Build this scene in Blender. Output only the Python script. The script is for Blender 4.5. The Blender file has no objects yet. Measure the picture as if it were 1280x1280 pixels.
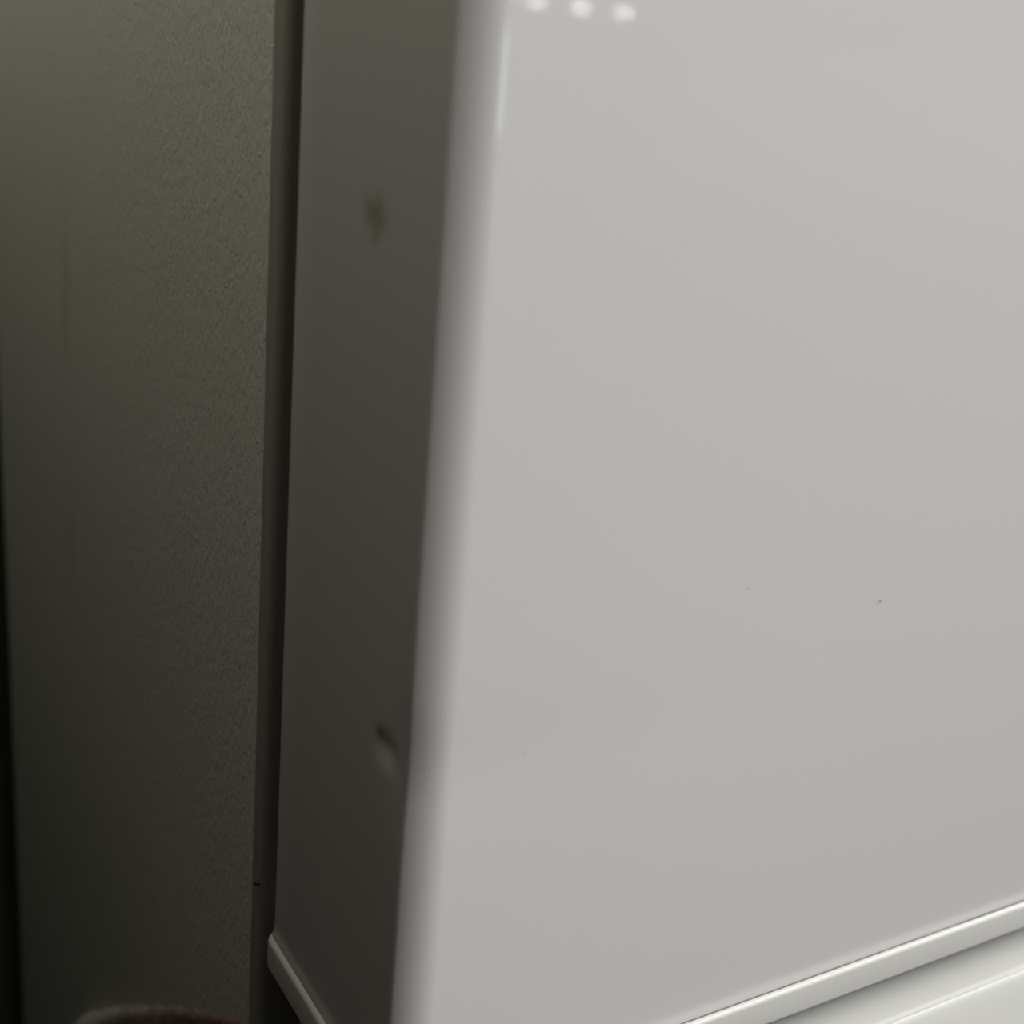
import bpy, bmesh, math, random
from mathutils import Vector, Matrix, noise
random.seed(4)
S = bpy.context.scene
C = S.collection

# ---------------------------------------------------------------- camera, light, exposure
# world frame: origin = lower front left corner of the upper door, x runs right along the front,
# y runs back along the side, z is up, metres
cam_d = bpy.data.cameras.new('camera')
cam = bpy.data.objects.new('camera', cam_d); C.objects.link(cam)
cam_d.sensor_width = 36.0
cam_d.lens = 45.56
cam_d.clip_start = 0.01
cx = Vector((0.8599, -0.5036, 0.0840))
fwd = Vector((0.5029, 0.8071, -0.3094)).normalized()
cx = (cx - fwd * cx.dot(fwd)).normalized()
cy = cx.cross(fwd) * -1
cy = (-fwd).cross(cx).normalized()
cam.matrix_world = Matrix((
    (cx.x, cy.x, -fwd.x, -0.1070),
    (cx.y, cy.y, -fwd.y, -0.1980),
    (cx.z, cy.z, -fwd.z, 0.2147),
    (0, 0, 0, 1)))
cam_d.dof.use_dof = True
cam_d.dof.focus_distance = 0.325
cam_d.dof.aperture_fstop = 10.5
S.camera = cam

S.view_settings.view_transform = 'Standard'
S.view_settings.look = 'None'
S.view_settings.exposure = 0.0
S.view_settings.gamma = 1.0
S.view_settings.use_curve_mapping = False

w = bpy.data.worlds.new('world'); S.world = w
w.use_nodes = True
w.node_tree.nodes['Background'].inputs[0].default_value = (0.98, 1.0, 0.99, 1)
w.node_tree.nodes['Background'].inputs[1].default_value = 0.20

CEIL = 1.5
FLOOR = -1.30


def area(name, loc, sx, sy, power, col=(1.0, 0.99, 0.96)):
    l = bpy.data.lights.new(name, 'AREA')
    l.shape = 'RECTANGLE'; l.size = sx; l.size_y = sy; l.energy = power; l.color = col
    o = bpy.data.objects.new(name, l); C.objects.link(o)
    o.location = loc          # area lamps shine along -z: straight down from the ceiling
    return o


area('ceiling_panel_light', (1.40, -0.98, CEIL - 0.06), 2.9, 0.7, 74)
area('ceiling_panel_light', (-1.25, 0.32, CEIL - 0.06), 1.9, 0.34, 12.5, (1, 0.93, 0.77))
area('ceiling_panel_light', (3.5, -5.5, CEIL - 0.06), 5.0, 1.2, 75)


# ---------------------------------------------------------------- materials
def mat(name, col, rough=0.5, metal=0.0, coat=0.0, spec=0.5):
    m = bpy.data.materials.new(name); m.use_nodes = True
    b = m.node_tree.nodes['Principled BSDF']
    b.inputs['Base Color'].default_value = (*col, 1)
    b.inputs['Roughness'].default_value = rough
    b.inputs['Metallic'].default_value = metal
    b.inputs['Coat Weight'].default_value = coat
    b.inputs['Coat Roughness'].default_value = 0.03
    b.inputs['Specular IOR Level'].default_value = spec
    return m


def nn(m, t, **kw):
    n = m.node_tree.nodes.new(t)
    for k, v in kw.items():
        setattr(n, k, v)
    return n


def link(m, a, b):
    m.node_tree.links.new(a, b)


def geo_pos(m):
    """object coordinates: the meshes are built in world metres, so marks keep their place on the surface"""
    return nn(m, 'ShaderNodeTexCoord').outputs['Object']


def blotch(m, prev, pos, p, r, col, soft=0.6, amount=1.0, stretch=(1, 1, 1), warp=0.0, wscale=200):
    """a small stain or painted spot at object position p, radius r"""
    src = pos
    if warp:
        nz = nn(m, 'ShaderNodeTexNoise'); nz.inputs['Scale'].default_value = wscale
        nz.inputs['Detail'].default_value = 3
        link(m, pos, nz.inputs['Vector'])
        sb = nn(m, 'ShaderNodeVectorMath', operation='SUBTRACT'); sb.inputs[1].default_value = (.5, .5, .5)
        link(m, nz.outputs['Color'], sb.inputs[0])
        sc = nn(m, 'ShaderNodeVectorMath', operation='SCALE'); sc.inputs['Scale'].default_value = warp
        link(m, sb.outputs[0], sc.inputs[0])
        ad = nn(m, 'ShaderNodeVectorMath', operation='ADD')
        link(m, pos, ad.inputs[0]); link(m, sc.outputs[0], ad.inputs[1])
        src = ad.outputs[0]
    s = nn(m, 'ShaderNodeVectorMath', operation='SUBTRACT'); s.inputs[1].default_value = p
    link(m, src, s.inputs[0])
    k = nn(m, 'ShaderNodeVectorMath', operation='MULTIPLY'); k.inputs[1].default_value = stretch
    link(m, s.outputs[0], k.inputs[0])
    ln = nn(m, 'ShaderNodeVectorMath', operation='LENGTH'); link(m, k.outputs[0], ln.inputs[0])
    mr = nn(m, 'ShaderNodeMapRange', interpolation_type='SMOOTHSTEP')
    mr.inputs['From Min'].default_value = r * (1 - soft)
    mr.inputs['From Max'].default_value = r
    mr.inputs['To Min'].default_value = amount
    mr.inputs['To Max'].default_value = 0
    link(m, ln.outputs['Value'], mr.inputs['Value'])
    mx = nn(m, 'ShaderNodeMix', data_type='RGBA')
    link(m, mr.outputs[0], mx.inputs['Factor'])
    if isinstance(prev, tuple):
        mx.inputs['A'].default_value = (*prev, 1)
    else:
        link(m, prev, mx.inputs['A'])
    mx.inputs['B'].default_value = (*col, 1)
    return mx.outputs['Result']


# glossy white enamel of the doors
WHITE = (0.71, 0.705, 0.70)
enamel = mat('white_enamel', WHITE, 0.32, coat=0.8)
ep = geo_pos(enamel)
c = blotch(enamel, WHITE, ep, (0.0, 0.0321, 0.1895), 0.0058, (0.36, 0.35, 0.20), 0.95, 0.75, (1, 0.75, 0.95), 0.008, 190)
c = blotch(enamel, c, ep, (0.0, 0.0325, 0.1850), 0.0014, (0.40, 0.38, 0.26), 0.9, 0.5, (1, 1.0, 0.6), 0.003, 200)
c = blotch(enamel, c, ep, (0.0, 0.0180, 0.0862), 0.0030, (0.30, 0.27, 0.22), 0.9, 0.6, (1, 1.0, 1.0), 0.003, 250)  # shaded upper part of the dent, put into the colour
for (x, z, r, k) in ((0.1212, 0.1066, .0006, .55), (0.1206, 0.1062, .0003, .4), (0.0788, 0.1152, .0005, .35),
                     (0.0245, 0.0854, .0006, .3), (0.1442, 0.0071, .0004, .5), (0.165, 0.016, .0011, .08),
                     (0.05, 0.19, .0006, .12), (0.100, 0.055, .0005, .12), (0.14, 0.15, .0005, .12)):
    c = blotch(enamel, c, ep, (x, 0.0, z), r, (0.12, 0.11, 0.09), 0.6, k, (1, 1, 1.3), 0.0006, 900)
for (y, z, r) in ((0.052, 0.158, .0005), (0.046, 0.125, .0004), (0.041, 0.171, .0004), (0.060, 0.060, .0005),
                  (0.035, 0.118, .0005)):
    c = blotch(enamel, c, ep, (0.0, y, z), r, (0.2, 0.18, 0.14), 0.7, .5)
link(enamel, c, enamel.node_tree.nodes['Principled BSDF'].inputs['Base Color'])
nz = nn(enamel, 'ShaderNodeTexNoise'); nz.inputs['Scale'].default_value = 260; nz.inputs['Detail'].default_value = 1
link(enamel, ep, nz.inputs['Vector'])
bp = nn(enamel, 'ShaderNodeBump'); bp.inputs['Strength'].default_value = 0.008; bp.inputs['Distance'].default_value = 0.0002
link(enamel, nz.outputs['Fac'], bp.inputs['Height'])
link(enamel, bp.outputs[0], enamel.node_tree.nodes['Principled BSDF'].inputs['Coat Normal'])

cap_mat = mat('white_plastic_cap', (0.72, 0.72, 0.70), 0.42, coat=0.15)

# embossed leather grain sheet of the cabinet
leather = mat('embossed_grey_sheet', (0.82, 0.835, 0.755), 0.42)
lp = geo_pos(leather)
mp = nn(leather, 'ShaderNodeMapping')
mp.inputs['Rotation'].default_value = (math.radians(38), 0, 0)
mp.inputs['Scale'].default_value = (1, 1.0, 0.42)
link(leather, lp, mp.inputs['Vector'])
n1 = nn(leather, 'ShaderNodeTexNoise'); n1.inputs['Scale'].default_value = 620
n1.inputs['Detail'].default_value = 3; n1.inputs['Roughness'].default_value = .55
n1.inputs['Distortion'].default_value = 1.2
link(leather, mp.outputs[0], n1.inputs['Vector'])
vo = nn(leather, 'ShaderNodeTexVoronoi', feature='DISTANCE_TO_EDGE'); vo.inputs['Scale'].default_value = 420
mixv = nn(leather, 'ShaderNodeMix', data_type='VECTOR'); mixv.inputs['Factor'].default_value = 0.003
link(leather, mp.outputs[0], mixv.inputs['A']); link(leather, n1.outputs['Color'], mixv.inputs['B'])
link(leather, mixv.outputs['Result'], vo.inputs['Vector'])
vr = nn(leather, 'ShaderNodeMapRange'); vr.inputs['From Max'].default_value = 0.35
link(leather, vo.outputs['Distance'], vr.inputs['Value'])
ma = nn(leather, 'ShaderNodeMath', operation='MULTIPLY_ADD'); ma.inputs[1].default_value = 0.5
link(leather, vr.outputs[0], ma.inputs[0]); link(leather, n1.outputs['Fac'], ma.inputs[2])
bl = nn(leather, 'ShaderNodeBump'); bl.inputs['Strength'].default_value = 1.0; bl.inputs['Distance'].default_value = 0.0003
link(leather, ma.outputs[0], bl.inputs['Height'])
link(leather, bl.outputs[0], leather.node_tree.nodes['Principled BSDF'].inputs['Normal'])
lc = blotch(leather, (0.82, 0.835, 0.755), lp, (0, 0.30, 0.13), 0.03, (0.60, 0.57, 0.44), .95, .4, (1, 3.0, 0.6), .02, 40)
lc = blotch(leather, lc, lp, (0, 0.30, 0.03), 0.022, (0.5, 0.49, 0.42), .95, .3, (1, 3.0, 0.5), .02, 40)
link(leather, lc, leather.node_tree.nodes['Principled BSDF'].inputs['Base Color'])

frame_mat = mat('grey_frame_plastic', (0.36, 0.355, 0.32), 0.5)
fn = nn(frame_mat, 'ShaderNodeTexNoise'); fn.inputs['Scale'].default_value = 900
fb = nn(frame_mat, 'ShaderNodeBump'); fb.inputs['Strength'].default_value = .25; fb.inputs['Distance'].default_value = .0002
link(frame_mat, geo_pos(frame_mat), fn.inputs['Vector']); link(frame_mat, fn.outputs['Fac'], fb.inputs['Height'])
link(frame_mat, fb.outputs[0], frame_mat.node_tree.nodes['Principled BSDF'].inputs['Normal'])
gasket_mat = mat('dark_rubber', (0.03, 0.03, 0.027), 0.6)
dirt_mat = mat('groove_dirt', (0.36, 0.35, 0.30), 0.9)
dpz = geo_pos(dirt_mat); dc = (0.36, 0.35, 0.30)
for (x, r_, k) in ((0.191, .013, .95), (0.183, .006, .6), (0.146, .0012, .95), (0.205, .006, .6), (0.16, .008, .35), (0.13, .006, .2)):
    dc = blotch(dirt_mat, dc, dpz, (x, 0.0, 0.0), r_, (0.05, 0.045, 0.025), 0.7, k)
link(dirt_mat, dc, dirt_mat.node_tree.nodes['Principled BSDF'].inputs['Base Color'])
dark_mat = mat('black_notch', (0.02, 0.02, 0.018), 0.8)
inner_mat = mat('inner_liner', (0.5, 0.5, 0.48), 0.5)

floor_mat = mat('shop_floor', (0.10, 0.085, 0.07), 0.35)
wall_mat = mat('painted_wall', (0.12, 0.13, 0.105), 0.8)
blocker_mat = mat('light_blocker_black', (0.016, 0.013, 0.010), 0.9, spec=0.05)  # near-black surface of the added light blocker
ceil_mat = mat('ceiling_board', (0.72, 0.71, 0.69), 0.9)
lamp_mat = bpy.data.materials.new('lamp_glow'); lamp_mat.use_nodes = True
lb = lamp_mat.node_tree.nodes['Principled BSDF']
lb.inputs['Base Color'].default_value = (1, 1, 1, 1)
lb.inputs['Emission Color'].default_value = (1, 0.99, 0.96, 1)
lb.inputs['Emission Strength'].default_value = 22
trim_mat = mat('lamp_trim', (0.6, 0.6, 0.6), 0.4)


# ---------------------------------------------------------------- mesh helpers
def mesh_obj(name, verts, faces, m, parent=None, smooth=True, sharp=40):
    me = bpy.data.meshes.new(name)
    me.from_pydata(verts, [], faces)
    me.validate(); me.update()
    bm = bmesh.new(); bm.from_mesh(me)
    bmesh.ops.recalc_face_normals(bm, faces=bm.faces)
    if smooth:
        for f in bm.faces:
            f.smooth = True
        lim = math.radians(sharp)
        for e in bm.edges:
            if len(e.link_faces) == 2 and e.calc_face_angle(0) > lim:
                e.smooth = False
    bm.to_mesh(me); bm.free()
    me.materials.append(m)
    o = bpy.data.objects.new(name, me); C.objects.link(o)
    if parent:
        o.parent = parent
    return o


def box(name, lo, hi, m, parent=None, bevel=0.0, seg=3):
    x0, y0, z0 = lo; x1, y1, z1 = hi
    vs = [(x, y, z) for x in (x0, x1) for y in (y0, y1) for z in (z0, z1)]
    fs = [(0, 1, 3, 2), (4, 6, 7, 5), (0, 4, 5, 1), (2, 3, 7, 6), (0, 2, 6, 4), (1, 5, 7, 3)]
    o = mesh_obj(name, vs, fs, m, parent, smooth=False)
    if bevel:
        bm = bmesh.new(); bm.from_mesh(o.data)
        bmesh.ops.bevel(bm, geom=list(bm.edges), offset=bevel, segments=seg, profile=0.5, affect='EDGES')
        for f in bm.faces:
            f.smooth = True
        bm.to_mesh(o.data); bm.free()
    return o


def plan(x0, x1, y0, y1, rf, rb, nf=16, nb=6, fold=0):
    """rounded-rectangle outline seen from above, starting on the left side going forward;
    rf = radius of the front corners, rb = of the back ones. returns (x, y, nx, ny)"""
    pts = []
    if fold:            # folded edge: the front wraps round by 90 - fold degrees and meets the side in a crease
        f_ = math.radians(fold)
        xin = rf * math.cos(f_); yst = rf * (1 - math.sin(f_))
    else:
        xin = rf; yst = rf

    def arc(cx_, cy_, r, a0, a1, n):
        for i in range(n + 1):
            a = math.radians(a0 + (a1 - a0) * i / n)
            pts.append((cx_ + r * math.cos(a), cy_ + r * math.sin(a), math.cos(a), math.sin(a)))
    n_side = 34
    for i in range(1, n_side):          # left side, back to front
        y = (y1 - rb) + ((y0 + yst) - (y1 - rb)) * i / n_side
        pts.append((x0, y, -1, 0))
    arc(x0 + xin, y0 + rf, rf, 180 + fold, 270, nf)
    for i in range(1, 12):
        pts.append((x0 + xin + (x1 - x0 - 2 * xin) * i / 12, y0, 0, -1))
    arc(x1 - xin, y0 + rf, rf, 270, 360 - fold, nf)
    arc(x1 - rb, y1 - rb, rb, 0, 90, nb)
    arc(x0 + rb, y1 - rb, rb, 90, 180, nb)
    return pts


def loft(name, outline, levels, m, parent=None, disp=None, caps=True, sharp=35):
    """levels: list of (z, outward offset)"""
    n = len(outline); vs = []; fs = []
    for (z, off) in levels:
        for (x, y, nx, ny) in outline:
            p = [x + nx * off, y + ny * off, z]
            if disp:
                d = disp(p)
                p[0] -= nx * d; p[1] -= ny * d
            vs.append(tuple(p))
    for k in range(len(levels) - 1):
        for i in range(n):
            j = (i + 1) % n
            fs.append((k * n + i, k * n + j, (k + 1) * n + j, (k + 1) * n + i))
    if caps:
        fs.append(tuple(range(n)))
        fs.append(tuple((len(levels) - 1) * n + i for i in range(n)))
    return mesh_obj(name, vs, fs, m, parent, sharp=sharp)


def rnd(z0, z1, r_top, r_bot, base=0.0, n=6):
    """levels from z0 up to z1 with rounded top and bottom edges, base = outward offset of the flat"""
    L = []
    for i in range(n + 1):
        a = math.pi / 2 * i / n
        L.append((z0 + r_bot * (1 - math.cos(a)), base - r_bot * (1 - math.sin(a))))
    for i in range(n + 1):
        a = math.pi / 2 * i / n
        L.append((z1 - r_top * (1 - math.sin(a)), base - r_top * (1 - math.cos(a))))
    return L


def tag(o, label, cat, group=None):
    o['label'] = label; o['category'] = cat
    if group:
        o['group'] = group


# ---------------------------------------------------------------- the setting
def struct(o):
    o['kind'] = 'structure'
    return o


struct(box('floor', (-14, -26, FLOOR - 0.1), (20, 1.2, FLOOR), floor_mat))
struct(box('ceiling', (-14, -26, CEIL), (20, 1.2, CEIL + 0.1), ceil_mat))
struct(box('wall_back', (-14, 0.50, FLOOR), (20, 0.60, CEIL), wall_mat))
struct(box('wall_front', (-14, -26.1, FLOOR), (20, -26.0, CEIL), ceil_mat))
day_mat = bpy.data.materials.new('daylit_glass'); day_mat.use_nodes = True
db = day_mat.node_tree.nodes['Principled BSDF']
db.inputs['Emission Color'].default_value = (0.97, 1.0, 1.0, 1)
db.inputs['Emission Strength'].default_value = 3
struct(box('window_1', (5.0, -26.0, -0.7), (12.0, -25.9, 1.3), day_mat))
struct(box('added_light_blocker', (-0.205, -1.30, FLOOR), (-0.175, 0.50, 0.375), blocker_mat, bevel=0.004))  # unseen board added to keep light off the refrigerator side

# ---------------------------------------------------------------- the refrigerator
DT = 0.0730            # door thickness
W = 0.545
TOP = 0.330
fridge = bpy.data.objects.new('refrigerator', None); C.objects.link(fridge)
tag(fridge, 'glossy white refrigerator with rounded door edge and grey leather-grained side', 'refrigerator')


def part(o):
    return o


# cabinet: embossed skin, side at x = 0, slightly rounded at its vertical edges
body_plan = plan(0.0, W, 0.0893, 0.4535, 0.0009, 0.004, nf=8, nb=6)
body = loft('cabinet', body_plan, [(FLOOR + 0.03, 0), (TOP - 0.012, 0), (TOP - 0.011, 0)], leather, fridge, sharp=30)
# smooth front frame, a little recessed from the skin, front corner rounded
fr_plan = plan(0.0002, W - 0.0002, 0.0825, 0.0905, 0.0030, 0.0004, nf=8, nb=2)
frame = loft('front_frame', fr_plan, [(FLOOR + 0.03, 0), (-0.0205, 0), (-0.02, 0), (0.0065, 0), (TOP - 0.015, 0)], frame_mat, fridge, sharp=50)
# short moulded seam in the front frame
ya, za, yb, zb = 0.0888, 0.0053, 0.0845, 0.0077
mesh_obj('frame_seam', [(xx, yy, zz + dz) for xx in (0.00008, 0.003) for (yy, zz) in ((ya, za), (yb, zb)) for dz in (0, 0.0005)],
         [(0, 1, 3, 2), (4, 6, 7, 5), (0, 4, 5, 1), (2, 3, 7, 6), (0, 2, 6, 4), (1, 5, 7, 3)], dark_mat, frame, smooth=False)
# magnetic gaskets between the doors and the frame
gk_plan = plan(0.0125, W - 0.0125, 0.0725, 0.0830, 0.001, 0.001, nf=3, nb=3)
loft('gasket', gk_plan, rnd(0.012, TOP - 0.022, .002, .002), gasket_mat, fridge)
loft('gasket', gk_plan, rnd(FLOOR + 0.10, -0.045, .002, .002), gasket_mat, fridge)
# top cover of the cabinet
tp = plan(0.001, W - 0.001, 0.090, 0.452, .004, .004, 4, 4)
loft('top_cover', tp, rnd(TOP - 0.011, TOP, .003, 0.0), cap_mat, fridge)


# upper door: one folded enamel sheet, with a dent low on the near edge of its side
def dent(p):
    x, y, z = p
    if x > 0.012:
        return 0
    d = 0.0011 * math.exp(-(((y - 0.0146) / 0.0034) ** 2 + ((z - 0.0842) / 0.0032) ** 2))
    d += 0.0007 * math.exp(-(((y - 0.004) / 0.006) ** 2 + ((z - 0.0840) / 0.014) ** 2))
    return d


dp = plan(0.0, W, 0.0, DT, 0.0098, 0.0012, nf=22, nb=4, fold=34)
lv = [(0.0003, -0.0012), (0.0003, 0.0001), (0.0005, 0.0005), (0.0010, 0.00048), (0.0016, 0.00034), (0.0024, 0.00014), (0.0034, 0.00002), (0.0046, 0)]
z = 0.0046
while z < 0.07:
    z += 0.008; lv.append((z, 0))
while z < 0.10:
    z += 0.001; lv.append((z, 0))
while z < TOP - 0.03:
    z += 0.012; lv.append((z, 0))
lv += [(TOP - 0.0125, 0)]
door = loft('upper_door', dp, lv, enamel, fridge, disp=dent, sharp=60)
# plastic end caps of the door
cp = plan(-0.0003, W + 0.0003, -0.0003, DT + 0.0008, 0.0100, 0.0028, nf=22, nb=8, fold=33)
loft('bottom_cap', cp, rnd(-0.0092, -0.0001, 0.0012, 0.0010, base=0.0015), cap_mat, door)
loft('top_cap', cp, rnd(TOP - 0.0122, TOP - 0.002, 0.003, 0.0010, base=0.0005), cap_mat, door)
# grime caught in the joint between sheet and cap
loft('grime_line', dp, [(-0.0005, 0.0001), (-0.0001, 0.00045), (0.0003, 0.00050)], dirt_mat, door, caps=False)

# lower door with a rounded top rail
def multi_loft(name, rows, m, parent, sharp=50):
    """rows: list of (z, x inset, y front, y back, r front, r back), one outline per height"""
    vs = []; fs = []; n = 0
    for (zz, xi, yf, yb_, rf, rb) in rows:
        o = plan(xi, W - xi, yf, yb_, rf, rb, nf=18, nb=8)
        n = len(o)
        vs += [(p[0], p[1], zz) for p in o]
    for k in range(len(rows) - 1):
        for i in range(n):
            j = (i + 1) % n
            fs.append((k * n + i, k * n + j, (k + 1) * n + j, (k + 1) * n + i))
    fs.append(tuple(range(n))); fs.append(tuple((len(rows) - 1) * n + i for i in range(n)))
    return mesh_obj(name, vs, fs, m, parent, sharp=sharp)


YB = 0.064
low = multi_loft('lower_door', [(FLOOR + 0.06, 0, -.0060, YB, .012, .003), (-0.0665, 0, -.0060, YB, .012, .003), (-0.0655, .0006, -.0054, YB - .0004, .012, .003)],
                 enamel, fridge)
rows = [(-0.0652, .0004, -.0056, YB, .012, .003), (-0.0640, -.0002, -.0060, YB, .012, .003), (-0.0580, 0, -.0059, YB, .012, .003),
        (-0.0520, 0, -.0055, YB, .011, .003), (-0.0470, 0, -.0047, YB, .0105, .003), (-0.0430, 0, -.0036, YB, .010, .003),
        (-0.0390, 0, -.0027, YB, .009, .003), (-0.0350, 0, -.0018, YB, .0085, .003), (-0.0320, .0001, -.0009, YB, .008, .003),
        (-0.0300, .0002, -.0003, YB, .0078, .003), (-0.0290, .0003, .0002, YB, .0078, .003), (-0.0286, .0005, .0008, YB, .0075, .003),
        (-0.0290, .0008, .0014, YB - .0003, .0075, .003), (-0.0320, .0012, .0024, YB - .0006, .0075, .003),
        (-0.0360, .0018, .0042, YB - .0010, .0075, .003), (-0.0372, .0022, .0066, YB - .0013, .0075, .003),
        (-0.0352, .0024, .0079, YB - .0014, .0075, .003), (-0.0346, .0024, .0080, YB - .0014, .0075, .003),
        (-0.0156, .0027, .0080, YB - .0018, .0075, .004),
        (-0.0150, .0027, .0080, YB - .0018, .0075, .004), (-0.0132, .0035, .0088, YB - .0026, .0075, .005),
        (-0.0124, .0055, .0106, YB - .0044, .0075, .006)]
multi_loft('top_rail', rows, cap_mat, low, sharp=40)

# plinth and feet under the cabinet
box('plinth', (0.02, 0.10, FLOOR + 0.012), (W - 0.02, 0.44, FLOOR + 0.031), gasket_mat, fridge, bevel=.003)
for (x, y) in ((0.05, 0.12), (W - 0.05, 0.12), (0.05, 0.42), (W - 0.05, 0.42)):
    n = 20; vs = []; fs = []
    for (zz, r) in ((FLOOR, .018), (FLOOR + .006, .018), (FLOOR + .008, .009), (FLOOR + .013, .009)):
        for i in range(n):
            a = 2 * math.pi * i / n
            vs.append((x + r * math.cos(a), y + r * math.sin(a), zz))
    for k in range(3):
        for i in range(n):
            fs.append((k * n + i, k * n + (i + 1) % n, (k + 1) * n + (i + 1) % n, (k + 1) * n + i))
    fs.append(tuple(range(n))); fs.append(tuple(3 * n + i for i in range(n)))
    mesh_obj('foot', vs, fs, gasket_mat, fridge)

# ---------------------------------------------------------------- added dark red sheet standing in for reflected light on the cabinet side
light_patch_mat = mat('dark_red_light_patch', (0.30, 0.17, 0.16), 0.9)
at = nn(light_patch_mat, 'ShaderNodeAttribute'); at.attribute_name = 'lit_crest'
cn = nn(light_patch_mat, 'ShaderNodeTexNoise'); cn.inputs['Scale'].default_value = 420; cn.inputs['Detail'].default_value = 4
link(light_patch_mat, geo_pos(light_patch_mat), cn.inputs['Vector'])
cm = nn(light_patch_mat, 'ShaderNodeMath', operation='MULTIPLY_ADD'); cm.inputs[1].default_value = 1.2
link(light_patch_mat, cn.outputs['Fac'], cm.inputs[0]); link(light_patch_mat, at.outputs['Fac'], cm.inputs[2])
cr = nn(light_patch_mat, 'ShaderNodeMapRange', interpolation_type='SMOOTHSTEP')
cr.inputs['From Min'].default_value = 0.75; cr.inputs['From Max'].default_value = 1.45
link(light_patch_mat, cm.outputs[0], cr.inputs['Value'])
cmx = nn(light_patch_mat, 'ShaderNodeMix', data_type='RGBA')
cmx.inputs['A'].default_value = (0.26, 0.135, 0.12, 1); cmx.inputs['B'].default_value = (0.66, 0.63, 0.58, 1)  # dark red below, pale lit edge above: light put into the colour
link(light_patch_mat, cr.outputs[0], cmx.inputs['Factor'])
link(light_patch_mat, cmx.outputs['Result'], light_patch_mat.node_tree.nodes['Principled BSDF'].inputs['Base Color'])

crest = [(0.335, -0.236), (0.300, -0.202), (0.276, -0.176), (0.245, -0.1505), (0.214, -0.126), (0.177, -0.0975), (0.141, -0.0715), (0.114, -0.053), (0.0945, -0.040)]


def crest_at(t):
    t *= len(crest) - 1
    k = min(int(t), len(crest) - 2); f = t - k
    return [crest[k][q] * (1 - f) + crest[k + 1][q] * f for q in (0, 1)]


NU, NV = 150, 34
vs = []; fs = []; lit_crest = []
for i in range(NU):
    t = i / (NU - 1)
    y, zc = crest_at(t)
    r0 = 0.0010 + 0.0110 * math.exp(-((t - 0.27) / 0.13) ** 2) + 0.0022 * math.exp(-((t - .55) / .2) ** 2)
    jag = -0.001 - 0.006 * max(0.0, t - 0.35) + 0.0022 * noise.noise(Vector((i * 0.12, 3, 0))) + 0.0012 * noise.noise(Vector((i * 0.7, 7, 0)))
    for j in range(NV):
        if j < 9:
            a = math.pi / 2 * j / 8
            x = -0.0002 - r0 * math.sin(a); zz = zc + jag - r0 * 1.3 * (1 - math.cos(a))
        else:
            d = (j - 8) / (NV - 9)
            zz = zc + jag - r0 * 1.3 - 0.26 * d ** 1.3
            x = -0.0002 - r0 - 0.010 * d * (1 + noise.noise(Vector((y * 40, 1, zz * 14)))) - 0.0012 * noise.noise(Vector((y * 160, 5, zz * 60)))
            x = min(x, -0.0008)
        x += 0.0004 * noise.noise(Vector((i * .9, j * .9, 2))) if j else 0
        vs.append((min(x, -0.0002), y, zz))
        lit_crest.append(max(0.0, 0.85 - 1.1 * max(0.0, t - 0.35) - (zc - zz) / 0.030))
for i in range(NU - 1):
    for j in range(NV - 1):
        fs.append((i * NV + j, (i + 1) * NV + j, (i + 1) * NV + j + 1, i * NV + j + 1))
light_patch_sheet = mesh_obj('light_patch_sheet', vs, fs, light_patch_mat, sharp=180)
attr = light_patch_sheet.data.attributes.new('lit_crest', 'FLOAT', 'POINT')
attr.data.foreach_set('value', lit_crest)
sm = light_patch_sheet.modifiers.new('thickness', 'SOLIDIFY'); sm.thickness = 0.0008; sm.offset = 0
tag(light_patch_sheet, 'added dark red sheet with pale top edge standing in for reflected light on the grey refrigerator side', 'light_patch_sheet')

# ---------------------------------------------------------------- ceiling lamps far down the shop
def lamp(x, y):
    root = bpy.data.objects.new('ceiling_lamp', None); C.objects.link(root)
    root.location = (x, y, CEIL)
    n = 24
    vs = []; fs = []
    for (r, zz) in ((.17, 0), (.17, -.03), (.14, -.035), (.135, -.015)):
        for i in range(n):
            a = 2 * math.pi * i / n
            vs.append((r * math.cos(a), r * math.sin(a), zz))
    for k in range(3):
        for i in range(n):
            fs.append((k * n + i, k * n + (i + 1) % n, (k + 1) * n + (i + 1) % n, (k + 1) * n + i))
    mesh_obj('trim_ring', vs, fs, trim_mat, root)
    vs = [(.135 * math.cos(2 * math.pi * i / n), .135 * math.sin(2 * math.pi * i / n), -.10) for i in range(n)]
    vs += [(.135 * math.cos(2 * math.pi * i / n), .135 * math.sin(2 * math.pi * i / n), -.012) for i in range(n)]
    fs = [tuple(range(n)), tuple(range(n, 2 * n))] + [(i, (i + 1) % n, n + (i + 1) % n, n + i) for i in range(n)]
    mesh_obj('diffuser', vs, fs, lamp_mat, root)
    tag(root, 'round glowing ceiling lamp, one of a far row mirrored in the white door', 'lamp', 'far row of ceiling lamps')
    return root


proto = lamp(11.62, -17.15)


def copy_lamp(x, y):
    r = proto.copy(); C.objects.link(r)
    r.location = (x, y, CEIL)
    for ch in proto.children:
        d = ch.copy(); C.objects.link(d); d.parent = r
    return r


for k in range(1, 9):
    copy_lamp(11.62 - 0.86 * k, -17.15)
